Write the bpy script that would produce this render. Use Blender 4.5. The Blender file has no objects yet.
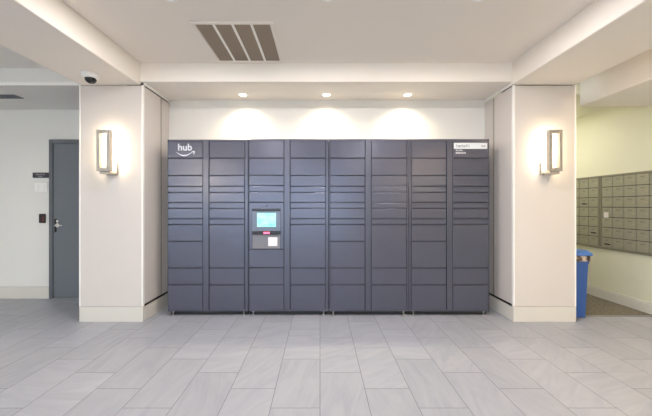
import bpy, bmesh, math, random
from mathutils import Vector, Matrix
R = math.radians
random.seed(4)
S = bpy.context.scene
COL = S.collection

# ------------------------------------------------------------------ materials
def mat(name, col, rough=.5, metal=0.0, spec=.5, emit=None, estr=0.0, noise=None, bump=0.0, bscale=60):
    m = bpy.data.materials.new(name); m.use_nodes = True
    nt = m.node_tree; b = nt.nodes['Principled BSDF']
    b.inputs['Base Color'].default_value = (*col, 1)
    b.inputs['Roughness'].default_value = rough
    b.inputs['Metallic'].default_value = metal
    b.inputs['Specular IOR Level'].default_value = spec
    if emit:
        b.inputs['Emission Color'].default_value = (*emit, 1)
        b.inputs['Emission Strength'].default_value = estr
    if noise or bump:
        tc = nt.nodes.new('ShaderNodeTexCoord')
        n = nt.nodes.new('ShaderNodeTexNoise'); n.inputs['Scale'].default_value = bscale if bump else noise[1]
        n.inputs['Detail'].default_value = 4
        nt.links.new(tc.outputs['Object'], n.inputs['Vector'])
        if noise:
            n2 = nt.nodes.new('ShaderNodeTexNoise'); n2.inputs['Scale'].default_value = noise[1]; n2.inputs['Detail'].default_value = 5
            nt.links.new(tc.outputs['Object'], n2.inputs['Vector'])
            mx = nt.nodes.new('ShaderNodeMix'); mx.data_type = 'RGBA'
            k = noise[0]
            mx.inputs[6].default_value = (*[c*(1-k) for c in col], 1)
            mx.inputs[7].default_value = (*[min(1, c*(1+k)) for c in col], 1)
            nt.links.new(n2.outputs['Fac'], mx.inputs[0]); nt.links.new(mx.outputs[2], b.inputs['Base Color'])
        if bump:
            bp = nt.nodes.new('ShaderNodeBump'); bp.inputs['Strength'].default_value = bump; bp.inputs['Distance'].default_value = .002
            nt.links.new(n.outputs['Fac'], bp.inputs['Height']); nt.links.new(bp.outputs['Normal'], b.inputs['Normal'])
    return m

def srgb(r, g, b):
    f = lambda c: (c/255/12.92) if c/255 <= .04045 else ((c/255+.055)/1.055)**2.4
    return (f(r), f(g), f(b))

M = {}
M['wall']    = mat('wall_paint', srgb(232, 230, 225), .6, noise=(.02, 3), bump=.15, bscale=180)
M['mailwall']= mat('wall_paint_lit_warm', srgb(226, 224, 204), .6, noise=(.02, 3), bump=.15, bscale=180)  # same wall paint, tinted with the alcove's warm greenish light
M['ceil']    = mat('ceiling_paint', srgb(243, 236, 227), .75, noise=(.015, 2), bump=.1, bscale=200)
M['panel']   = mat('column_panel_laminate', srgb(214, 207, 202), .42, noise=(.02, 5))
M['base']    = mat('baseboard_cream', srgb(216, 212, 204), .45, noise=(.02, 6))
M['reveal']  = mat('shadow_gap_black', (.012, .011, .01), .8)
M['white']   = mat('white_trim', srgb(246, 244, 240), .4)
M['locker']  = mat('locker_slate_powdercoat', srgb(90, 92, 107), .24, metal=.5, spec=.55, noise=(.03, 9), bump=.06, bscale=420)
M['lockerf'] = mat('locker_slate_frame', srgb(90, 92, 106), .26, metal=.55, spec=.55, noise=(.03, 9), bump=.06, bscale=420)
M['gap']     = mat('locker_recess_dark', (.014, .015, .02), .6)
M['decal']   = mat('white_vinyl', (.62, .64, .68), .5)
M['signwhite'] = mat('name_plate_white', (.72, .74, .76), .45)
M['grey_ink']= mat('grey_ink', (.16, .19, .21), .5)
M['steel']   = mat('brushed_nickel', srgb(176, 170, 162), .38, metal=.6, noise=(.06, 40))
M['foot']    = mat('foot_zinc', (.42, .42, .42), .3, metal=.9)
M['black']   = mat('gloss_black_plastic', (.012, .012, .014), .22)
M['bezel']   = mat('kiosk_bezel', srgb(104, 112, 128), .3, metal=.3)
M['kpanel']  = mat('kiosk_lower_panel', srgb(120, 118, 124), .4, metal=.3)
M['label']   = mat('white_label', (.8, .76, .78), .5)
M['red']     = mat('scanner_red', (.5, .02, .05), .3, emit=(1, .12, .22), estr=3.0)
M['chrome']  = mat('chrome', (.75, .75, .76), .15, metal=1)
M['door']    = mat('door_grey_paint', srgb(106, 112, 120), .42, noise=(.02, 8))
M['doorf']   = mat('door_frame_grey_paint', srgb(98, 102, 108), .42)
M['signdark']= mat('room_sign_dark', srgb(66, 64, 70), .4)
M['signtext']= mat('room_sign_lettering', srgb(190, 188, 190), .5)
M['reader']  = mat('reader_black', srgb(40, 30, 36), .3)
M['readred'] = mat('reader_red_strip', srgb(120, 40, 40), .3)
M['camglass']= mat('camera_smoked_dome', (.015, .014, .013), .08)
M['lens']    = mat('light_lens_warm', (.9, .85, .75), .5, emit=(1, .86, .66), estr=9.0)
M['lensc']   = mat('light_lens_neutral', (.9, .9, .9), .5, emit=(1, .95, .92), estr=3.0)
M['led']     = mat('sconce_led', (.9, .85, .7), .5, emit=(1, .85, .58), estr=5.0)
M['blue']    = mat('bin_blue_plastic', srgb(50, 88, 155), .38, noise=(.04, 7))
M['bluelid'] = mat('bin_lid_blue', srgb(72, 116, 190), .38, noise=(.04, 7))
M['mailbox'] = mat('mailbox_anodised', srgb(160, 158, 143), .42, metal=.2, noise=(.05, 12))
M['mailfr']  = mat('mailbox_frame_anodised', srgb(138, 135, 121), .42, metal=.25, noise=(.05, 12))
M['lock']    = mat('lock_brass', srgb(190, 180, 150), .3, metal=.9)
M['fluo']    = mat('fluorescent_lens', (.9, .9, .85), .5, emit=(1, .95, .84), estr=16.0)
M['alu']     = mat('storefront_aluminium', (.35, .35, .36), .4, metal=.7)
M['outside'] = mat('pavement_concrete', (.45, .44, .42), .9, noise=(.08, 3))

def screen_mat():
    m = mat('screen_cyan', (.1, .3, .3), .2)
    nt = m.node_tree; b = nt.nodes['Principled BSDF']
    tc = nt.nodes.new('ShaderNodeTexCoord'); n = nt.nodes.new('ShaderNodeTexNoise'); n.inputs['Scale'].default_value = 16
    nt.links.new(tc.outputs['Object'], n.inputs['Vector'])
    cr = nt.nodes.new('ShaderNodeValToRGB')
    cr.color_ramp.elements[0].position = .35; cr.color_ramp.elements[0].color = (.22, .72, .76, 1)
    cr.color_ramp.elements[1].position = .65; cr.color_ramp.elements[1].color = (.58, .97, .99, 1)
    nt.links.new(n.outputs['Fac'], cr.inputs[0]); nt.links.new(cr.outputs[0], b.inputs['Emission Color'])
    b.inputs['Emission Strength'].default_value = .95
    return m
M['screen'] = screen_mat()

def bag_mat():
    m = mat('bin_liner_brown', (.2, .12, .07), .3)
    nt = m.node_tree; b = nt.nodes['Principled BSDF']
    tc = nt.nodes.new('ShaderNodeTexCoord'); n = nt.nodes.new('ShaderNodeTexNoise'); n.inputs['Scale'].default_value = 22; n.inputs['Detail'].default_value = 6
    nt.links.new(tc.outputs['Object'], n.inputs['Vector'])
    cr = nt.nodes.new('ShaderNodeValToRGB')
    cr.color_ramp.elements[0].position = .42; cr.color_ramp.elements[0].color = (.05, .03, .02, 1)
    cr.color_ramp.elements[1].position = .62; cr.color_ramp.elements[1].color = (.62, .5, .4, 1)
    nt.links.new(n.outputs['Fac'], cr.inputs[0]); nt.links.new(cr.outputs[0], b.inputs['Base Color'])
    return m
M['bag'] = bag_mat()

def carpet_mat():
    m = mat('carpet_brown', (.2, .18, .14), .95)
    nt = m.node_tree; b = nt.nodes['Principled BSDF']
    tc = nt.nodes.new('ShaderNodeTexCoord'); n = nt.nodes.new('ShaderNodeTexNoise'); n.inputs['Scale'].default_value = 45; n.inputs['Detail'].default_value = 8
    nt.links.new(tc.outputs['Object'], n.inputs['Vector'])
    cr = nt.nodes.new('ShaderNodeValToRGB')
    cr.color_ramp.elements[0].position = .3; cr.color_ramp.elements[0].color = (*srgb(92, 85, 74), 1)
    cr.color_ramp.elements[1].position = .7; cr.color_ramp.elements[1].color = (*srgb(136, 129, 115), 1)
    nt.links.new(n.outputs['Fac'], cr.inputs[0]); nt.links.new(cr.outputs[0], b.inputs['Base Color'])
    bp = nt.nodes.new('ShaderNodeBump'); bp.inputs['Strength'].default_value = .6; bp.inputs['Distance'].default_value = .004
    n3 = nt.nodes.new('ShaderNodeTexNoise'); n3.inputs['Scale'].default_value = 260
    nt.links.new(tc.outputs['Object'], n3.inputs['Vector'])
    nt.links.new(n3.outputs['Fac'], bp.inputs['Height']); nt.links.new(bp.outputs['Normal'], b.inputs['Normal'])
    return m
M['carpet'] = carpet_mat()

def floor_mat():
    m = bpy.data.materials.new('porcelain_plank_tile'); m.use_nodes = True
    nt = m.node_tree; N = nt.nodes; L = nt.links; b = N['Principled BSDF']
    tc = N.new('ShaderNodeTexCoord'); sp = N.new('ShaderNodeSeparateXYZ'); L.new(tc.outputs['Object'], sp.inputs[0])
    def mth(op, a, bb=None, c=None):
        n = N.new('ShaderNodeMath'); n.operation = op
        for k, v in enumerate((a, bb, c)):
            if v is None: continue
            if isinstance(v, (int, float)): n.inputs[k].default_value = v
            else: L.new(v, n.inputs[k])
        return n.outputs[0]
    W, LN = .306, .612
    u = mth('DIVIDE', sp.outputs['X'], W)
    i = mth('FLOOR', u)
    off = mth('DIVIDE', mth('FLOORED_MODULO', mth('SUBTRACT', 2.0, i), 3.0), 3.0)
    v = mth('SUBTRACT', mth('DIVIDE', mth('SUBTRACT', sp.outputs['Y'], 1.918), LN), off)
    j = mth('FLOOR', v)
    fu = mth('SUBTRACT', u, i); fv = mth('SUBTRACT', v, j)
    du = mth('MULTIPLY', mth('MINIMUM', fu, mth('SUBTRACT', 1.0, fu)), W)
    dv = mth('MULTIPLY', mth('MINIMUM', fv, mth('SUBTRACT', 1.0, fv)), LN)
    d = mth('MINIMUM', du, dv)
    g = N.new('ShaderNodeMapRange'); L.new(d, g.inputs['Value'])
    g.inputs['From Min'].default_value = .0010; g.inputs['From Max'].default_value = .0026
    # per tile random
    cid = N.new('ShaderNodeCombineXYZ'); L.new(i, cid.inputs[0]); L.new(j, cid.inputs[1])
    wn = N.new('ShaderNodeTexWhiteNoise'); wn.noise_dimensions = '3D'; L.new(cid.outputs[0], wn.inputs['Vector'])
    # veins in each tile, direction changes from tile to tile
    ofs = N.new('ShaderNodeVectorMath'); ofs.operation = 'MULTIPLY_ADD'
    L.new(wn.outputs['Color'], ofs.inputs[0]); ofs.inputs[1].default_value = (37, 41, 23); L.new(tc.outputs['Object'], ofs.inputs[2])
    ang = mth('MULTIPLY_ADD', wn.outputs['Value'], 2.2, -.35)
    rot = N.new('ShaderNodeVectorRotate'); rot.rotation_type = 'Z_AXIS'
    L.new(ofs.outputs[0], rot.inputs['Vector']); L.new(ang, rot.inputs['Angle'])
    mp = N.new('ShaderNodeMapping'); mp.inputs['Scale'].default_value = (10, 1.8, 1); L.new(rot.outputs[0], mp.inputs['Vector'])
    n1 = N.new('ShaderNodeTexNoise'); n1.inputs['Scale'].default_value = 1.3; n1.inputs['Detail'].default_value = 7; n1.inputs['Roughness'].default_value = .55; n1.inputs['Distortion'].default_value = 1.1
    L.new(mp.outputs[0], n1.inputs['Vector'])
    cr = N.new('ShaderNodeValToRGB'); L.new(n1.outputs['Fac'], cr.inputs[0])
    e = cr.color_ramp.elements
    e[0].position = .30; e[0].color = (*srgb(154, 157, 166), 1)
    e[1].position = .72; e[1].color = (*srgb(169, 171, 177), 1)
    k = e.new(.5); k.color = (*srgb(162, 164, 172), 1)
    br = mth('MULTIPLY_ADD', wn.outputs['Value'], .12, .93)
    hs = N.new('ShaderNodeHueSaturation'); L.new(cr.outputs[0], hs.inputs['Color']); L.new(br, hs.inputs['Value'])
    mx = N.new('ShaderNodeMix'); mx.data_type = 'RGBA'; L.new(g.outputs[0], mx.inputs[0])
    mx.inputs[6].default_value = (*srgb(108, 109, 114), 1); L.new(hs.outputs[0], mx.inputs[7])
    L.new(mx.outputs[2], b.inputs['Base Color'])
    rr = mth('MULTIPLY_ADD', g.outputs[0], -.37, .75)
    L.new(mth('MULTIPLY_ADD', n1.outputs['Fac'], .1, rr), b.inputs['Roughness'])
    b.inputs['Specular IOR Level'].default_value = .5
    bp = N.new('ShaderNodeBump'); bp.inputs['Strength'].default_value = .35; bp.inputs['Distance'].default_value = .002
    L.new(g.outputs[0], bp.inputs['Height']); L.new(bp.outputs['Normal'], b.inputs['Normal'])
    return m
M['floor'] = floor_mat()

def vent_mat():
    m = mat('vent_perforated', srgb(150, 134, 116), .6)
    nt = m.node_tree; N = nt.nodes; L = nt.links; b = N['Principled BSDF']
    tc = N.new('ShaderNodeTexCoord')
    ch = N.new('ShaderNodeTexVoronoi'); ch.inputs['Scale'].default_value = 95; ch.inputs['Randomness'].default_value = 0
    L.new(tc.outputs['Object'], ch.inputs['Vector'])
    cr = N.new('ShaderNodeValToRGB'); L.new(ch.outputs['Distance'], cr.inputs[0])
    cr.color_ramp.elements[0].position = .30; cr.color_ramp.elements[0].color = (*srgb(80, 66, 54), 1)
    cr.color_ramp.elements[1].position = .42; cr.color_ramp.elements[1].color = (*srgb(146, 131, 115), 1)
    L.new(cr.outputs[0], b.inputs['Base Color'])
    return m
M['vent'] = vent_mat()

def glass_mat():
    m = bpy.data.materials.new('storefront_glass'); m.use_nodes = True
    nt = m.node_tree; N = nt.nodes; L = nt.links
    for n in list(N):
        if n.type == 'BSDF_PRINCIPLED': N.remove(n)
    t = N.new('ShaderNodeBsdfTransparent'); t.inputs[0].default_value = (.93, .96, .97, 1)
    g = N.new('ShaderNodeBsdfGlossy'); g.inputs['Roughness'].default_value = .02
    mx = N.new('ShaderNodeMixShader'); mx.inputs[0].default_value = .07
    L.new(t.outputs[0], mx.inputs[1]); L.new(g.outputs[0], mx.inputs[2]); L.new(mx.outputs[0], N['Material Output'].inputs[0])
    return m
M['glass'] = glass_mat()

# ------------------------------------------------------------------ helpers
def box(bm, x0, x1, y0, y1, z0, z1, mi=0, bev=0, seg=1):
    v = [bm.verts.new(p) for p in ((x0,y0,z0),(x1,y0,z0),(x1,y1,z0),(x0,y1,z0),(x0,y0,z1),(x1,y0,z1),(x1,y1,z1),(x0,y1,z1))]
    fs = [bm.faces.new([v[k] for k in q]) for q in ((0,3,2,1),(4,5,6,7),(0,1,5,4),(1,2,6,5),(2,3,7,6),(3,0,4,7))]
    for f in fs: f.material_index = mi
    if bev:
        es = {e for f in fs for e in f.edges}
        r = bmesh.ops.bevel(bm, geom=list(es), offset=bev, segments=seg, affect='EDGES', profile=.5)
        for f in r['faces']: f.material_index = mi
    return fs

def cyl(bm, c, r, h, axis='Z', seg=20, r2=None, mi=0):
    """cylinder/cone from c along +axis by h"""
    r2 = r if r2 is None else r2
    ax = {'X': (Vector((0,1,0)), Vector((0,0,1)), Vector((1,0,0))), 'Y': (Vector((0,0,1)), Vector((1,0,0)), Vector((0,1,0))), 'Z': (Vector((1,0,0)), Vector((0,1,0)), Vector((0,0,1)))}[axis]
    c = Vector(c)
    a = [bm.verts.new(c + ax[0]*r*math.cos(2*math.pi*k/seg) + ax[1]*r*math.sin(2*math.pi*k/seg)) for k in range(seg)]
    b = [bm.verts.new(c + ax[2]*h + ax[0]*r2*math.cos(2*math.pi*k/seg) + ax[1]*r2*math.sin(2*math.pi*k/seg)) for k in range(seg)]
    fs = [bm.faces.new([a[k], a[(k+1)%seg], b[(k+1)%seg], b[k]]) for k in range(seg)]
    for f in fs: f.smooth = True
    fs.append(bm.faces.new(list(reversed(a)))); fs.append(bm.faces.new(b))
    for f in fs: f.material_index = mi

def lathe(bm, prof, c=(0,0,0), seg=32, mi=0):
    rings = []
    for r, z in prof:
        if r < 1e-6: rings.append([bm.verts.new((c[0], c[1], c[2]+z))])
        else: rings.append([bm.verts.new((c[0]+r*math.cos(2*math.pi*k/seg), c[1]+r*math.sin(2*math.pi*k/seg), c[2]+z)) for k in range(seg)])
    for a, b in zip(rings, rings[1:]):
        for k in range(seg):
            q = [a[k % len(a)], a[(k+1) % len(a)], b[(k+1) % len(b)], b[k % len(b)]]
            u = []
            for w in q:
                if w not in u: u.append(w)
            if len(u) > 2:
                f = bm.faces.new(u); f.smooth = True; f.material_index = mi

def mesh(name, bm, mats):
    bmesh.ops.recalc_face_normals(bm, faces=bm.faces)
    me = bpy.data.meshes.new(name); bm.to_mesh(me); bm.free()
    for m in (mats if isinstance(mats, (list, tuple)) else [mats]): me.materials.append(m)
    return me

def obj(name, bm, mats, parent=None, loc=(0,0,0)):
    o = bpy.data.objects.new(name, mesh(name, bm, mats)); COL.objects.link(o)
    o.location = loc
    if parent: o.parent = parent
    return o

def boxobj(name, x0, x1, y0, y1, z0, z1, m, parent=None, bev=0, seg=1):
    """box whose origin is its own bottom centre"""
    c = ((x0+x1)/2, (y0+y1)/2, z0)
    bm = bmesh.new(); box(bm, x0-c[0], x1-c[0], y0-c[1], y1-c[1], 0, z1-z0, 0, bev, seg)
    return obj(name, bm, m, parent, c)

def struct(o): o['kind'] = 'structure'; return o
def tag(o, label, cat, group=None):
    o['label'] = label; o['category'] = cat
    if group: o['group'] = group
    return o
def thing(name, label, cat, loc=(0,0,0), group=None):
    o = bpy.data.objects.new(name, None); COL.objects.link(o); o.location = loc; o.empty_display_size = .1
    return tag(o, label, cat, group)
def copy_tree(o, parent=None):
    c = o.copy(); COL.objects.link(c); c.parent = parent
    for ch in [x for x in bpy.data.objects if x.parent == o]: copy_tree(ch, c)
    return c

# ------------------------------------------------------------------ levels of the place
ZC, ZS, ZU = 2.794, 2.59, 2.56         # lobby ceiling, locker bay soffit, beam undersides
YF, YB, YL = 3.341, 3.925, 4.194       # column fronts, wall behind lockers, left rear wall
LX0, LX1, RX0, RX1 = -2.597, -1.908, 2.085, 2.762
XW, XL, YR = 3.81, -6.2, -5.0          # mail alcove wall, far left wall, rear glazing

# floor and carpet
struct(boxobj('floor', -7, 4.1, -8, 5.6, -.12, 0, M['floor']))
f = bpy.data.objects['floor']; f.location = (0, 0, 0)
for v in f.data.vertices:   # keep object coordinates = room coordinates for the tile grid
    v.co.x += -1.45; v.co.y += -1.2; v.co.z -= .12
struct(boxobj('floor_carpet', RX1, XW, 3.52, 5.3, -.02, .006, M['carpet']))
struct(boxobj('trim_1', RX1+.0, XW, 3.505, 3.522, -.01, .008, M['foot']))

# ceilings
struct(boxobj('ceiling', LX1-.03, RX0-.01, YR, YF, ZC, ZC+.12, M['ceil']))
struct(boxobj('ceiling_bay', LX1-.03, RX0+.02, YF, YB+.1, ZS, ZC+.12, M['ceil']))
struct(boxobj('ceiling_left_hall', XL, LX0, YR, YF, 2.735, ZC+.12, M['wall']))
struct(boxobj('ceiling_left_rear', XL, LX0+.5, YF, YL+.1, ZU-.005, ZC+.12, M['wall']))  # wall paint stands in for the cooler light on this ceiling
struct(boxobj('ceiling_right_hall', RX1, XW+.1, YR, 3.583, ZC, ZC+.12, M['ceil']))
struct(boxobj('ceiling_mail', RX0, XW+.1, 3.583, 5.4, 2.545, ZC+.12, M['mailwall']))
# beams
def beam(name, x0, x1):
    return struct(boxobj(name, x0, x1, YR, YF+.05, ZU, ZC+.1, M['ceil'], bev=.006))
beam('ceiling_beam_left', LX0, LX1-.035)
beam('ceiling_beam_right', RX0-.012, RX1)
struct(boxobj('trim_2', XL, LX0, YF-.012, YF+.01, ZU-.012, ZU+.022, M['white'], bev=.003))
struct(boxobj('ceiling_duct_box', 3.0, XW+.1, YR, 3.583, 2.40, 2.92, M['ceil'], bev=.006))

# walls
struct(boxobj('wall_back', LX1-.15, RX0+.15, YB, YB+.12, 0, ZC, M['wall']))
struct(boxobj('wall_rear_left', XL-.1, LX1, YL, YL+.12, 0, ZC, M['wall']))
struct(boxobj('wall_left', XL-.12, XL, YR, YL+.1, 0, ZC+.1, M['wall']))
struct(boxobj('wall_right', XW, XW+.12, YR, 5.4, 0, ZC+.1, M['mailwall']))
struct(boxobj('wall_mail_end', RX0, XW+.1, 5.3, 5.42, 0, ZC, M['mailwall']))
struct(boxobj('wall_mail_side', RX1-.12, RX1-.005, YB+.12, 5.3, 0, ZC, M['mailwall']))
# baseboards
struct(boxobj('baseboard_left', XL, -3.655, YL-.016, YL, 0, .165, M['base'], bev=.004))
bm = bmesh.new(); box(bm, XW-.016, XW, -4.9, 5.3, 0, .115, bev=.004); box(bm, XW-.010, XW, -4.9, 5.3, .115, .135, bev=.004)
struct(obj('baseboard_right', bm, M['base']))
struct(boxobj('baseboard_back', LX1+.02, RX0-.02, YB-.014, YB, 0, .165, M['base'], bev=.004))

# clad columns
def column(name, x0, x1, inner):
    """inner = +1 when the locker side is +x"""
    cx = (x0+x1)/2
    g = .006
    core = boxobj(name, x0+.02, x1-.02, YF+.02, YB+.12, 0, ZU+.025, M['reveal'])
    struct(core)
    def part(nm, a0, a1, b0, b1, c0, c1, m, bev=.002):
        bm = bmesh.new(); L = core.location
        box(bm, a0, a1, b0, b1, c0, c1, 0, bev)
        return obj(nm, bm, m, core, (-L.x, -L.y, -L.z))
    # front: base board, panel, corner strips
    part('base_panel', x0, x1, YF, YF+.03, 0, .166, M['base'])
    part('front_panel', x0+.012, x1-.012, YF, YF+.03, .170, 2.548, M['panel'])
    for xx in (x0, x1-.016):
        part('corner_strip', xx, xx+.016, YF-.003, YF+.03, .168, ZU-.004, M['white'], .003)
    # sides
    for s in (1, -1):
        xo = x1 if s > 0 else x0
        a0, a1 = (xo-.03, xo) if s > 0 else (xo, xo+.03)
        part('base_side_panel', a0, a1, YF+.03, YB+.1, 0, .150, M['base'])
        part('side_panel', a0, a1, YF+.03, 3.715, .184, 2.548, M['panel'])
        part('side_panel', a0, a1, 3.727, YB+.1, .184, 2.548, M['panel'])
        b0, b1 = (xo-.002, xo+.004) if s > 0 else (xo-.004, xo+.002)
        if s == inner:
            part('seam_channel', b0, b1, 3.708, 3.734, .19, 2.54, M['steel'], .001)
    if True:
        a0, a1 = (x1-.012, x1+.006) if inner > 0 else (x0-.006, x0+.012)
        part('top_moulding', a0, a1, YF+.03, YB-.002, 2.562, ZS+.004, M['white'], .002)
    return core
column('column', LX0, LX1, 1)
column('column', RX0, RX1, -1)

# unseen rear glazing, added behind the viewpoint to daylight the lobby
bm = bmesh.new()
XG = 1.3  # solid right end and pier added to shape the locker reflections
box(bm, XL, XG, YR-.12, YR, 2.5, ZC+.2); box(bm, XL, XG, YR-.12, YR, 0, .12); box(bm, XG, XW+.1, YR-.12, YR, 0, ZC+.2); box(bm, -4.65, -4.1, YR-.12, YR, .12, 2.5)
struct(obj('wall_front', bm, M['wall']))
for k, (a, b) in enumerate(((XL, -4.65), (-4.1, -2.75), (-2.75, -1.4), (-1.4, -.05), (-.05, XG))):
    ww = b-a
    o = thing('window_%d' % (k+1), 'storefront window', 'window', ((a+b)/2, YR-.06, .12)); del o['label']; del o['category']; struct(o)
    bm = bmesh.new()
    h = ww/2
    for (x0, x1, z0, z1) in ((-h, -h+.04, 0, 2.38), (h-.04, h, 0, 2.38), (-h+.04, h-.04, 0, .05), (-h+.04, h-.04, 2.33, 2.38), (-h+.04, h-.04, 1.05, 1.09)):
        box(bm, x0, x1, -.04, .04, z0, z1)
    obj('window_frame', bm, M['alu'], o)
    bm = bmesh.new(); box(bm, -h+.03, h-.03, -.004, .004, .04, 2.34); obj('window_pane', bm, M['glass'], o)

# ------------------------------------------------------------------ rear door left
def build_door():
    x0, x1, zt = -3.645, -2.60, 2.145
    fr = thing('door_1', '', '', (x0, YL, 0)); del fr['label']; del fr['category']; struct(fr)
    bm = bmesh.new()
    w = x1-x0
    box(bm, 0, .05, -.03, 0.0, 0, zt, bev=.003); box(bm, w-.05, w, -.03, 0, 0, zt, bev=.003); box(bm, .05, w-.05, -.03, 0, zt-.05, zt, bev=.003)
    obj('door_frame', bm, M['doorf'], fr)
    bm = bmesh.new(); box(bm, .054, w-.054, -.018, 0, .012, zt-.054, bev=.002)
    leaf = obj('door_leaf', bm, M['door'], fr)
    bm = bmesh.new(); box(bm, .05, w-.05, -.04, 0, 0, .012); obj('threshold', bm, M['foot'], fr)
    bm = bmesh.new(); box(bm, .072, .098, -.026, -.018, .90, 1.075, bev=.002)
    obj('lock_plate', bm, M['black'], leaf)
    bm = bmesh.new()
    cyl(bm, (.115, -.030, .99), .027, .012, 'Y', 20); cyl(bm, (.115, -.066, .99), .010, .04, 'Y', 14)
    box(bm, .105, .215, -.074, -.056, .981, .999, bev=.006, seg=2)
    cyl(bm, (.115, -.030, 1.045), .017, .012, 'Y', 16)
    obj('lever_handle', bm, M['chrome'], leaf)
    for z in (.25, 1.1, 1.9):
        bm = bmesh.new(); cyl(bm, (w-.052, -.024, z), .007, .1, 'Z', 10); obj('hinge', bm, M['steel'], fr)
build_door()

def scrib(bm, x0, x1, z0, z1, y, n=9, mi=0, t=.001, seed=1):
    """tiny unreadable lettering: a row of upright strokes joined by short bars"""
    rnd = random.Random(seed); w = (x1-x0)/n; h = z1-z0
    for k in range(n):
        a = x0+k*w
        up = z1 if rnd.random() < .35 or k == 0 else z0+h*.7
        box(bm, a, a+w*.28, y-t, y, z0, up, mi)
        if rnd.random() < .75: box(bm, a+w*.28, a+w*.75, y-t, y, z0+h*.52, z0+h*.68, mi)
        if rnd.random() < .6: box(bm, a+w*.28, a+w*.75, y-t, y, z0, z0+h*.15, mi)
        if rnd.random() < .5: box(bm, a+w*.52, a+w*.78, y-t, y, z0, z0+h*.68, mi)

t = thing('room_sign', 'dark grey room sign with two lines of small light lettering, left of grey door', 'sign', (-3.775, YL, 1.63))
bm = bmesh.new(); box(bm, -.108, .108, -.008, 0, 0, .072, bev=.002); obj('sign_plate', bm, M['signdark'], t)
bm = bmesh.new(); scrib(bm, -.062, .062, .040, .058, -.008, 11, seed=3); scrib(bm, -.030, .030, .014, .030, -.008, 5, seed=8); obj('lettering', bm, M['signtext'], t)
t = thing('light_switch', 'white wall switch plate below the dark room sign', 'switch', (-3.77, YL, 1.44))
bm = bmesh.new(); box(bm, -.085, .085, -.010, 0, 0, .125, bev=.004, seg=2); obj('cover_plate', bm, M['white'], t)
for dx in (-.04, .04):
    bm = bmesh.new(); box(bm, dx-.018, dx+.018, -.016, -.010, .03, .095, bev=.002); obj('rocker', bm, M['white'], t)
t = thing('card_reader', 'small black card reader on the wall beside the grey door handle', 'card reader', (-3.745, YL, 1.02))
bm = bmesh.new(); box(bm, -.04, .04, -.026, 0, 0, .125, bev=.008, seg=3); obj('reader_body', bm, M['reader'], t)
bm = bmesh.new(); box(bm, .014, .026, -.029, -.026, .02, .09, bev=.001); obj('indicator_strip', bm, M['readred'], t)

# ------------------------------------------------------------------ locker banks
PX = .011416
def zy(y): return 1.25 + (206-y)*PX
MW = .916; LX = -1.735; YK = 3.539; DEP = .36
ROW_A = [158.4, 175.7, 186.5, 192.5, 202.6, 208.4, 218.8, 224.5, 241.3, 267.8, 284.6, 309.6]
ROW_B = [158.4, 175.7, 186.5, 192.5, 202.6, 208.4, 218.8, 224.5, 267.8, 284.6, 309.6]
ROW_C1 = [158.4, 175.5, 185.9, 192.0, 202.3]
ROW_C2 = [249.2, 267.6, 284.6, 309.6]
ZT = zy(139.2); ZB = zy(311.0)
door_cache = {}
rd = random.Random(11)
def door_mesh(w, h):
    key = (round(w, 4), round(h, 4))
    if key not in door_cache:
        bm = bmesh.new()
        # folded sheet door: flat face with returned lower lip
        box(bm, -w/2, w/2, -.014, .006, 0, h, 0, .0035, 2)
        box(bm, -w/2+.006, w/2-.006, -.0175, -.0135, .0025, .0085, 0, .001)
        door_cache[key] = mesh('door', bm, M['locker'])
    return door_cache[key]

def add_door(parent, xc, z0, z1, name='door', w=.396):
    g = .0028
    o = bpy.data.objects.new(name, door_mesh(w, z1-z0-2*g)); COL.objects.link(o)
    o.location = (xc, 0, z0+g); o.parent = parent
    o.rotation_euler = (R(rd.uniform(-.22, .22)), 0, R(rd.uniform(-.16, .16)))
    return o

def locker_bank(k, rows, label, dz=0):
    x0 = LX+k*MW
    t = thing('parcel_locker_bank', label, 'locker', (x0+MW/2, YK, 0), 'parcel locker banks in one row')
    h = MW/2
    top = ZT+dz
    bm = bmesh.new()
    sh = (-.012, -.006, .0, .010)[k]
    c1, c2 = (-h+.018+sh, -h+.414+sh), (-h+.488+sh, -h+.888+sh)      # door columns
    # carcass: sides, top, bottom, centre post, back, dark recess
    e = .0015
    box(bm, -h+e, c1[0]-.004, -.010, DEP, ZB, top, 0, .002)
    box(bm, c2[1]+.004, h-e, -.010, DEP, ZB, top, 0, .002)
    box(bm, c1[1]+.004, c2[0]-.004, -.020, DEP, ZB+.002, top-.002, 0, .004, 2)
    box(bm, -h+.01, h-.01, -.012, DEP, top-.022, top-.001, 0, .002)
    box(bm, -h+.01, h-.01, -.012, DEP, ZB, ZB+.024, 0, .002)
    box(bm, -h+.012, h-.012, .012, DEP-.002, ZB+.004, top-.004, 1)
    obj('carcass', bm, [M['lockerf'], M['gap']], t)
    bm = bmesh.new(); box(bm, -h+.012, h-.012, .045, DEP-.02, .0, ZB, 0); obj('gap_shade_block', bm, M['gap'], t)  # black block stands in for the shade under the bank
    for fx in (-h+.055, h-.055):
        for fy in (.016, DEP-.005):
            bm = bmesh.new(); cyl(bm, (0, 0, 0), .022, .010, 'Z', 16, .018); cyl(bm, (0, 0, .010), .009, ZB-.008, 'Z', 10)
            obj('foot', bm, M['foot'], t, (fx, fy, 0))
    hd = []
    for c, rr in zip((c1, c2), rows):
        xc = (c[0]+c[1])/2; w = c[1]-c[0]
        hd.append(add_door(t, xc, zy(158.4), top-.020, 'header_panel', w))
        if rr == 'kiosk':
            for a, b in zip(ROW_C1, ROW_C1[1:]): add_door(t, xc, zy(b), zy(a), 'door', w)
            for a, b in zip(ROW_C2, ROW_C2[1:]): add_door(t, xc, zy(b), zy(a), 'door', w)
            kiosk(t, xc, w)
        else:
            for a, b in zip(rr, rr[1:]): add_door(t, xc, zy(b), zy(a), 'door', w)
    return t, hd

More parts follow.
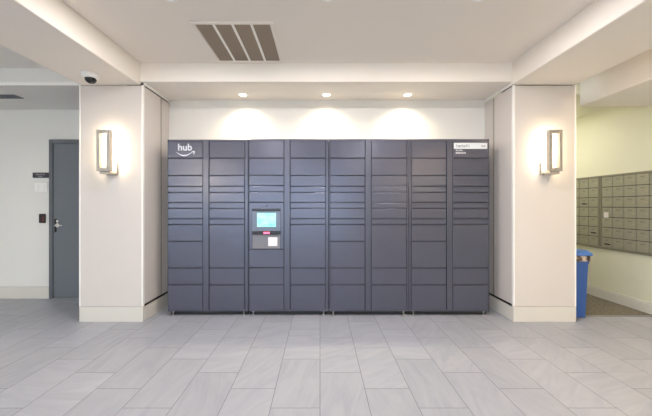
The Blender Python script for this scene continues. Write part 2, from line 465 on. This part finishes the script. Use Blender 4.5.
def kiosk(t, xc, w):
    z0, z1 = zy(249.2)+.003, zy(202.3)-.003
    bx = lambda px: (px-266.6)*PX       # measured from the kiosk's centre line
    ox = xc
    root = boxobj('kiosk', ox-w/2, ox+w/2, -.014, .012, z0, z1, M['locker'], None, .003)
    root.parent = t
    def P(name, a0, a1, b0, b1, ya, yb, m, bev=.0015, seg=1):
        bm = bmesh.new(); box(bm, bx(a0), bx(a1), ya, yb, zy(b1)-z0, zy(b0)-z0, 0, bev, seg)
        o = obj(name, bm, m, root, (0, 0, 0)); return o
    P('visor_bar', 252.6, 280.6, 208.6, 210.8, -.034, -.013, M['black'], .003, 2)
    P('screen_bezel', 252.8, 280.4, 210.9, 230.9, -.020, -.012, M['bezel'])
    P('screen', 257.4, 276.2, 212.8, 226.8, -.0225, -.0195, M['screen'], 0)
    P('scanner_bar', 252.6, 280.6, 231.0, 234.2, -.036, -.013, M['black'], .003, 2)
    P('scanner_light', 264.0, 270.2, 231.7, 233.5, -.038, -.034, M['red'], 0)
    P('reader_panel', 252.8, 280.4, 234.4, 248.4, -.019, -.012, M['kpanel'])
    P('white_label', 268.4, 277.6, 237.0, 245.8, -.021, -.0185, M['label'], 0)
    bm = bmesh.new()
    for (a0, a1, b) in ((255.5, 262, 239.2), (255.5, 265, 241.0), (255.5, 263.5, 242.8)):
        box(bm, bx(a0), bx(a1), -.020, -.0188, zy(b+.45)-z0, zy(b)-z0)
    obj('small_print', bm, M['grey_ink'], root)
    bm = bmesh.new(); cyl(bm, (0, -.019, zy(206)-z0), .010, .008, 'Y', 18)
    obj('camera_eye', bm, M['black'], root)

b1, h1 = locker_bank(0, (ROW_A, ROW_B), 'slate blue metal locker bank with the white hub lettering, against the left column', -.006)
b2, h2 = locker_bank(1, ('kiosk', ROW_B), 'slate blue metal locker bank with the lit touchscreen kiosk')
b3, h3 = locker_bank(2, (ROW_A, ROW_B), 'plain slate blue locker bank between the touchscreen bank and the white name plate bank')
b4, h4 = locker_bank(3, (ROW_A, ROW_B), 'slate blue metal locker bank with white name plate at its top right corner')

# hub lettering and smile on the first header
def text_mesh(name, body, size, m, parent, loc, ext=.0008, sx=1.0, off=0.0):
    cu = bpy.data.curves.new(name, 'FONT'); cu.body = body; cu.size = size; cu.extrude = ext; cu.resolution_u = 6; cu.offset = off
    cu.align_x = 'CENTER'
    tmp = bpy.data.objects.new('tmp_text', cu); COL.objects.link(tmp)
    bpy.context.view_layer.update()
    me = bpy.data.meshes.new_from_object(tmp.evaluated_get(bpy.context.evaluated_depsgraph_get()))
    bpy.data.objects.remove(tmp); me.name = name
    me.transform(Matrix.Rotation(R(90), 4, 'X') @ Matrix.Diagonal((sx, 1, 1, 1)))
    me.materials.clear(); me.materials.append(m)
    o = bpy.data.objects.new(name, me); COL.objects.link(o); o.parent = parent; o.location = loc
    return o
hp = h1[0]; H0 = hp.location.z
def hx(px): return (px-185.6)*PX         # header centre is px 185.9
text_mesh('hub_lettering', 'hub', .108, M['decal'], hp, (hx(185.2), -.0150, zy(150.6)-H0), sx=1.02, off=.0022)
bm = bmesh.new()
pts = []
n = 16
for k in range(n+1):
    u = k/n; x = 176.6+(193.2-176.6)*u
    y = 152.3 + 3.6*math.sin(math.pi*(u**.95))*1.0 - .4*u
    wd = .15 + .62*math.sin(math.pi*min(1, u*.9+.05))
    pts.append((hx(x), zy(y)-H0, wd*PX*.8))
for ya in (-.0162, -.0146):
    pass
prev = None
for x, z, wd in pts:
    q = [bm.verts.new((x, -.0160, z+wd)), bm.verts.new((x, -.0160, z-wd)), bm.verts.new((x, -.0138, z-wd)), bm.verts.new((x, -.0138, z+wd))]
    if prev:
        for a in range(4): bm.faces.new([prev[a], prev[(a+1) % 4], q[(a+1) % 4], q[a]])
    else: bm.faces.new(q)
    prev = q
bm.faces.new(prev)
# arrow head: an L shape pointing up right
def prism(bm, poly, y0, y1):
    a = [bm.verts.new((x, y0, z)) for x, z in poly]; b = [bm.verts.new((x, y1, z)) for x, z in poly]
    bm.faces.new(a); bm.faces.new(list(reversed(b)))
    for k in range(len(poly)): bm.faces.new([a[k], a[(k+1) % len(poly)], b[(k+1) % len(poly)], b[k]])
prism(bm, [(hx(a), zy(b)-H0) for a, b in ((191.6, 152.2), (192.9, 151.3), (195.0, 151.2), (194.9, 153.0), (194.2, 154.8), (193.7, 154.6), (194.0, 152.5))], -.0160, -.0138)
obj('smile_arrow', bm, M['decal'], hp)

# white name plate, text lines on the last header
hp = h4[1]; H0 = hp.location.z
ctr = 470.4
hx = lambda px: (px-ctr)*PX
bm = bmesh.new(); box(bm, hx(453.8), hx(487.0), -.0175, -.0135, zy(149.1)-H0, zy(143.2)-H0, 0, .001)
pl = obj('name_plate', bm, M['signwhite'], hp); pl['label'] = 'white name plate'
bm = bmesh.new(); scrib(bm, hx(456.2), hx(470.2), zy(147.6)-H0, zy(144.6)-H0, -.0175, 10, seed=5); obj('grey_lettering', bm, M['grey_ink'], pl)
bm = bmesh.new(); scrib(bm, hx(481.3), hx(485.2), zy(147)-H0, zy(145.2)-H0, -.0175, 3, seed=2); obj('small_mark', bm, M['kpanel'], pl)
bm = bmesh.new()
scrib(bm, hx(455.8), hx(462.6), zy(151.2)-H0, zy(149.7)-H0, -.0138, 6, seed=6)
scrib(bm, hx(455.8), hx(466.0), zy(153.9)-H0, zy(152.0)-H0, -.0138, 9, seed=7)
obj('white_lettering', bm, M['decal'], hp)

# ------------------------------------------------------------------ wall sconces
def sconce(cx, label, loc=None, rz=0, e=1.0):
    t = thing('wall_sconce', label, 'wall lamp', loc or (cx, YF, 1.585), None if loc else 'wall sconces on the columns')
    t.rotation_euler.z = rz
    w, hgt, y0, y1, b = .070, .452, -.150, -.106, .034
    bm = bmesh.new()
    box(bm, -w, -w+b, y0, y1, .025, hgt, 0, .002); box(bm, w-b, w, y0, y1, .025, hgt, 0, .002)
    box(bm, -w+b, w-b, y0, y1, hgt-b, hgt, 0, .002); box(bm, -w+b, w-b, y0, y1, .025, .025+b, 0, .002)
    obj('lamp_frame', bm, M['steel'], t)
    bm = bmesh.new(); box(bm, -.062, .062, -.026, 0, .0, .135, 0, .003)
    obj('wall_plate', bm, M['steel'], t)
    bm = bmesh.new(); box(bm, -.045, .045, -.140, -.010, -.004, .022, 0, .002)
    obj('support_arm', bm, M['steel'], t)
    bm = bmesh.new()
    box(bm, -w+.003, -w+b-.003, -.101, -.094, .05, hgt-.01, 0, .001)
    box(bm, w-b+.003, w-.003, -.101, -.094, .05, hgt-.01, 0, .001)
    box(bm, -w+.003, w-.003, -.101, -.094, hgt-b+.002, hgt-.003, 0, .001)
    obj('light_strip', bm, M['led'], t)
    L = bpy.data.lights.new('sconce_glow', 'AREA'); L.shape = 'RECTANGLE'; L.size = .10; L.size_y = .38
    L.energy = E_SC*e; L.color = (1, .83, .56)
    o = bpy.data.objects.new('sconce_glow', L); COL.objects.link(o); o.parent = t; o.location = (0, -.092, .25); o.rotation_euler = (R(90), 0, 0)
E_SC = 3.0
sconce(-2.235, 'open rectangular nickel wall sconce glowing on the left column')
sconce(2.430, 'open rectangular nickel wall sconce glowing on the right column')

sconce(0, 'added unseen nickel sconce high on the right wall, for locker reflections', (XW, -4.17, 2.05), R(-90), 90)  # added behind the viewpoint for a warm reflection in the lockers
sconce(0, 'added unseen nickel sconce on the rear pier, for locker reflections', (-4.37, YR, 2.1), R(180), 80)  # added to give the left lockers a glow to reflect
# ------------------------------------------------------------------ recessed downlights and added lamps
def downlight(x, y, z, label, cat_group, lens, r=.055):
    t = thing('recessed_downlight', label, 'ceiling light', (x, y, z), cat_group)
    bm = bmesh.new(); lathe(bm, [(r*.78, .0), (r*.80, -.004), (r, -.005), (r*1.12, -.002), (r*1.14, .001), (r*.78, .001)], seg=32)
    obj('trim_ring', bm, M['white'], t)
    bm = bmesh.new(); lathe(bm, [(0, -.0015), (r*.78, -.0015), (r*.78, .0005), (0, .0005)], seg=28)
    obj('lens', bm, lens, t)
    return t
def lamp(kind, x, y, z, e, col, size=.1, angle=110, blend=.6, aim=None):
    L = bpy.data.lights.new('downlight_or_fill', kind); L.energy = e; L.color = col
    if kind == 'SPOT': L.spot_size = R(angle); L.spot_blend = blend; L.shadow_soft_size = size
    else: L.shape = 'DISK'; L.size = size
    o = bpy.data.objects.new('downlight_or_fill', L); COL.objects.link(o); o.location = (x, y, z)
    if aim: o.rotation_euler = (Vector(aim)-Vector((x, y, z))).to_track_quat('-Z', 'Y').to_euler()
    return o
E_SPOT, E_CEIL = 44.0, 25.0
for (x, w) in ((-.928, 'left'), (.078, 'middle'), (1.055, 'right')):
    downlight(x, 3.736, ZS, 'lit round downlight over the lockers, %s one of the three' % w, 'downlights in the soffit above the lockers', M['lens'])
    lamp('SPOT', x, 3.736, ZS-.012, E_SPOT, (1, .83, .56), .03, 138, 1.0)
for x, w in ((-1.113, 'left'), (.06, 'middle'), (1.187, 'right')):
    downlight(x, 2.27, ZC, 'lit round downlight in the lobby ceiling at the top edge, %s one of the three' % w, 'downlights in the lobby ceiling', M['lensc'], .065)
    lamp('AREA', x, 2.27, ZC-.012, E_CEIL, (1, .95, .94), .12)
for y in (-.6, -3.2):
    for x in (-1.113, 1.187):
        lamp('AREA', x, y, ZC-.012, E_CEIL, (1, .93, .88), .12)
for y in (-2.0, 1.2):
    lamp('AREA', -4.4, y, 2.72, E_CEIL, (1, .96, .92), .12)  # added lamps without fixtures, brightening the left hall

lamp('AREA', 2.885, -3.4, ZC-.012, 50, (1, .84, .66), .12)  # added lamp on the unseen solid wall that the right lockers reflect
for y in (1.6, -1.0):
    lamp('AREA', 2.885, y, ZC-.012, 26, (1, .76, .46), .10)  # added warm lamps tinting the right column, beam and floor
# mail alcove light, hidden behind the right column
t = thing('ceiling_light', 'fluorescent ceiling panel in the mail alcove', 'ceiling light', (3.0, 4.7, 2.545))
bm = bmesh.new(); box(bm, -.16, .16, -.45, .45, -.03, 0, 0, .004); obj('housing', bm, M['white'], t)
bm = bmesh.new(); box(bm, -.14, .14, -.43, .43, -.034, -.028, 0, .001); obj('diffuser', bm, M['fluo'], t)

# ------------------------------------------------------------------ air vents
t = thing('return_air_vent', 'square white framed return air grille with four perforated panels in the lobby ceiling', 'vent', (-.742, 2.95, ZC))
bm = bmesh.new(); a, o_ = .322, .352
box(bm, -o_, o_, -o_-.01, -a-.01, -.014, 0, 0, .003); box(bm, -o_, o_, a+.01, o_+.01, -.014, 0, 0, .003)
box(bm, -o_, -a, -a-.01, a+.01, -.014, 0, 0, .003); box(bm, a, o_, -a-.01, a+.01, -.014, 0, 0, .003)
obj('vent_frame', bm, M['ceil'], t)
for k in range(3):
    xx = -a + (k+1)*2*a/4
    bm = bmesh.new(); box(bm, xx-.011, xx+.011, -a-.01, a+.01, -.012, 0, 0, .002); obj('divider_bar', bm, M['white'], t)
for k in range(4):
    x0 = -a+k*2*a/4+.008; x1 = -a+(k+1)*2*a/4-.008
    bm = bmesh.new(); box(bm, x0, x1, -a-.01, a+.01, -.005, -.001); obj('perforated_panel', bm, M['vent'], t)
t = thing('supply_air_vent', 'dark slim supply air vent in the low ceiling of the left hall', 'vent', (-3.83, 3.69, ZU-.005))
bm = bmesh.new()
for s in (-1, 1): box(bm, -.25, .25, s*.05-.010, s*.05+.010, -.008, 0, 0, .002); box(bm, s*.238-.012, s*.238+.012, -.05, .05, -.008, 0, 0, .002)
obj('vent_frame', bm, M['doorf'], t)
for k in range(6):
    bm = bmesh.new(); yy = -.036+k*.013
    prism(bm, [(-.226, -.002), (.226, -.002), (.226, -.007), (-.226, -.007)], yy-.002, yy+.006); obj('louvre', bm, M['doorf'], t)

# ------------------------------------------------------------------ dome camera
t = thing('security_camera', 'white dome security camera with dark lens under the left beam', 'security camera', (-2.27, 3.06, ZU))
bm = bmesh.new(); lathe(bm, [(0, 0), (.070, 0), (.074, -.006), (.073, -.034), (.066, -.048), (.052, -.056), (0, -.056)], seg=36)
obj('camera_housing', bm, M['white'], t)
bm = bmesh.new()
lathe(bm, [(.050, 0), (.049, -.016), (.041, -.032), (.026, -.044), (0, -.049)], seg=28)
dm = obj('smoked_dome', bm, M['camglass'], t, (.008, -.002, -.052)); dm.rotation_euler = (R(-14), R(-6), 0)
bm = bmesh.new(); lathe(bm, [(.053, .004), (.056, -.002), (.053, -.008), (.048, -.008)], seg=28)
dr = obj('dome_ring', bm, M['white'], t, (.008, -.002, -.053)); dr.rotation_euler = (R(-14), R(-6), 0)

# ------------------------------------------------------------------ recycling bin
t = thing('recycling_bin', 'slim blue plastic bin with bunched brown liner beside the right column', 'bin', (2.885, 3.68, 0))
def rrect(bm, w, d, z, r=.03, n=4):
    vs = []
    for sx, sy, a0 in ((1, 1, 0), (-1, 1, 90), (-1, -1, 180), (1, -1, 270)):
        for k in range(n+1):
            a = R(a0+90*k/n)
            vs.append(bm.verts.new((sx*(w/2-r)+r*math.cos(a), sy*(d/2-r)+r*math.sin(a), z)))
    return vs
def loft(bm, secs, cap=(True, True), smooth=True):
    rings = [rrect(bm, *s) for s in secs]
    for a, b in zip(rings, rings[1:]):
        for k in range(len(a)):
            f = bm.faces.new([a[k], a[(k+1) % len(a)], b[(k+1) % len(b)], b[k]]); f.smooth = smooth
    if cap[0]: bm.faces.new(list(reversed(rings[0])))
    if cap[1]: bm.faces.new(rings[-1])
    return rings
bm = bmesh.new()
loft(bm, [(.190, .42, 0, .02), (.196, .43, .01, .03), (.222, .475, .60, .03), (.232, .49, .615, .03), (.232, .49, .632, .03), (.224, .48, .636, .03)], smooth=False)
obj('bin_body', bm, M['blue'], t)
bm = bmesh.new()
rings = loft(bm, [(.226, .482, .628, .03), (.240, .498, .640, .03), (.236, .492, .66, .03), (.242, .50, .68, .03), (.236, .496, .695, .03), (.240, .498, .706, .03)], cap=(False, True))
rnd = random.Random(3)
for ring in rings:
    for v in ring: v.co.x += rnd.uniform(-.004, .004); v.co.y += rnd.uniform(-.006, .006)
obj('bin_liner', bm, M['bag'], t)
bm = bmesh.new()
loft(bm, [(.262, .53, .700, .03), (.272, .54, .702, .035), (.274, .542, .716, .035), (.262, .53, .726, .035), (.215, .47, .752, .03), (.205, .46, .755, .03)])
lid = obj('bin_lid', bm, M['bluelid'], t)
bm = bmesh.new(); loft(bm, [(.10, .26, .7555, .03), (.095, .255, .7575, .03)]); so = obj('lid_opening', bm, M['gap'], lid)

# ------------------------------------------------------------------ mailboxes
CW, RH, Z0 = .1515, .1335, .70
def mailbox_unit(ya, cols, label, badges):
    """ya = the unit's near edge along the wall; the wall faces -x"""
    span = cols*CW
    t = thing('mailbox_unit', label, 'mailbox unit', (XW, ya, Z0), 'mailbox units on the alcove wall')
    bm = bmesh.new(); hh = 7*RH
    fr = .024
    box(bm, -.022, 0, 0, fr, -fr, hh+fr, 0, .002); box(bm, -.022, 0, span+fr, span+2*fr, -fr, hh+fr, 0, .002)
    box(bm, -.022, 0, fr, span+fr, -fr, 0, 0, .002); box(bm, -.022, 0, fr, span+fr, hh, hh+fr, 0, .002)
    box(bm, -.006, 0, fr, span+fr, 0, hh, 1)
    obj('unit_frame', bm, [M['mailfr'], M['gap']], t)
    global mb_mesh, mb_lock, mb_tag
    for c in range(cols):
        for r in range(7):
            d = bpy.data.objects.new('mailbox_door', mb_mesh); COL.objects.link(d); d.parent = t
            d.location = (-.006, fr+c*CW+CW/2, r*RH+RH/2)
            l = bpy.data.objects.new('door_lock', mb_lock); COL.objects.link(l); l.parent = d; l.location = (-.012, -.045, -.008)
            g = bpy.data.objects.new('number_plate', mb_tag); COL.objects.link(g); g.parent = d; g.location = (-.012, .0, .030)
            if (c, r) in badges:
                bm = bmesh.new(); kd = badges[(c, r)]
                if kd == 'd': box(bm, -.003, 0, -.05, .03, -.01, .008, 0)
                else: box(bm, -.003, 0, -.025, .04, -.05, .02, 0)
                s = obj('sticker', bm, M['gap'] if kd == 'd' else M['label'], d, (-.012, 0, -.02))
                s['label'] = 'dark card slot' if kd == 'd' else 'pale sticker'
    return t
bm = bmesh.new(); box(bm, -.012, 0, -CW/2+.004, CW/2-.004, -RH/2+.004, RH/2-.004, 0, .002); mb_mesh = mesh('mailbox_door', bm, M['mailbox'])
bm = bmesh.new(); cyl(bm, (-.004, 0, 0), .007, .004, 'X', 12); mb_lock = mesh('door_lock', bm, M['lock'])
bm = bmesh.new(); box(bm, -.0015, 0, -.024, .024, -.007, .007, 0); mb_tag = mesh('number_plate', bm, M['mailfr'])
mailbox_unit(3.393, 5, 'grey metal mailbox unit reaching out of frame, the nearer of the two', {(4, 3): 'p', (4, 0): 'd'})
mailbox_unit(4.205, 5, 'grey metal mailbox unit half hidden by the right column above the blue bin', {(1, 4): 'd', (0, 1): 'd'})

# ------------------------------------------------------------------ outside ground, world, lights
struct(boxobj('floor_outside', -16, 14, -22, -5.12, -.14, -.02, M['outside']))
w = bpy.data.worlds.new('world'); S.world = w; w.use_nodes = True
bg = w.node_tree.nodes['Background']
bg.inputs['Color'].default_value = (.80, .90, 1.0, 1); bg.inputs['Strength'].default_value = 6.0

# ------------------------------------------------------------------ camera
cam = bpy.data.cameras.new('camera'); co = bpy.data.objects.new('camera', cam); COL.objects.link(co)
co.location = (0, 0, 1.25); co.rotation_euler = (R(90), 0, 0)
cam.sensor_width = 36; cam.lens = 310/652*36
cam.shift_x = 6/652; cam.shift_y = -2/652
cam.clip_start = .05; cam.clip_end = 100
S.camera = co

S.view_settings.view_transform = 'Standard'; S.view_settings.look = 'None'
S.view_settings.exposure = -0.08; S.view_settings.gamma = 1.0; S.view_settings.use_curve_mapping = False
S.cycles.use_denoising = True
S.cycles.max_bounces = 10; S.cycles.diffuse_bounces = 6
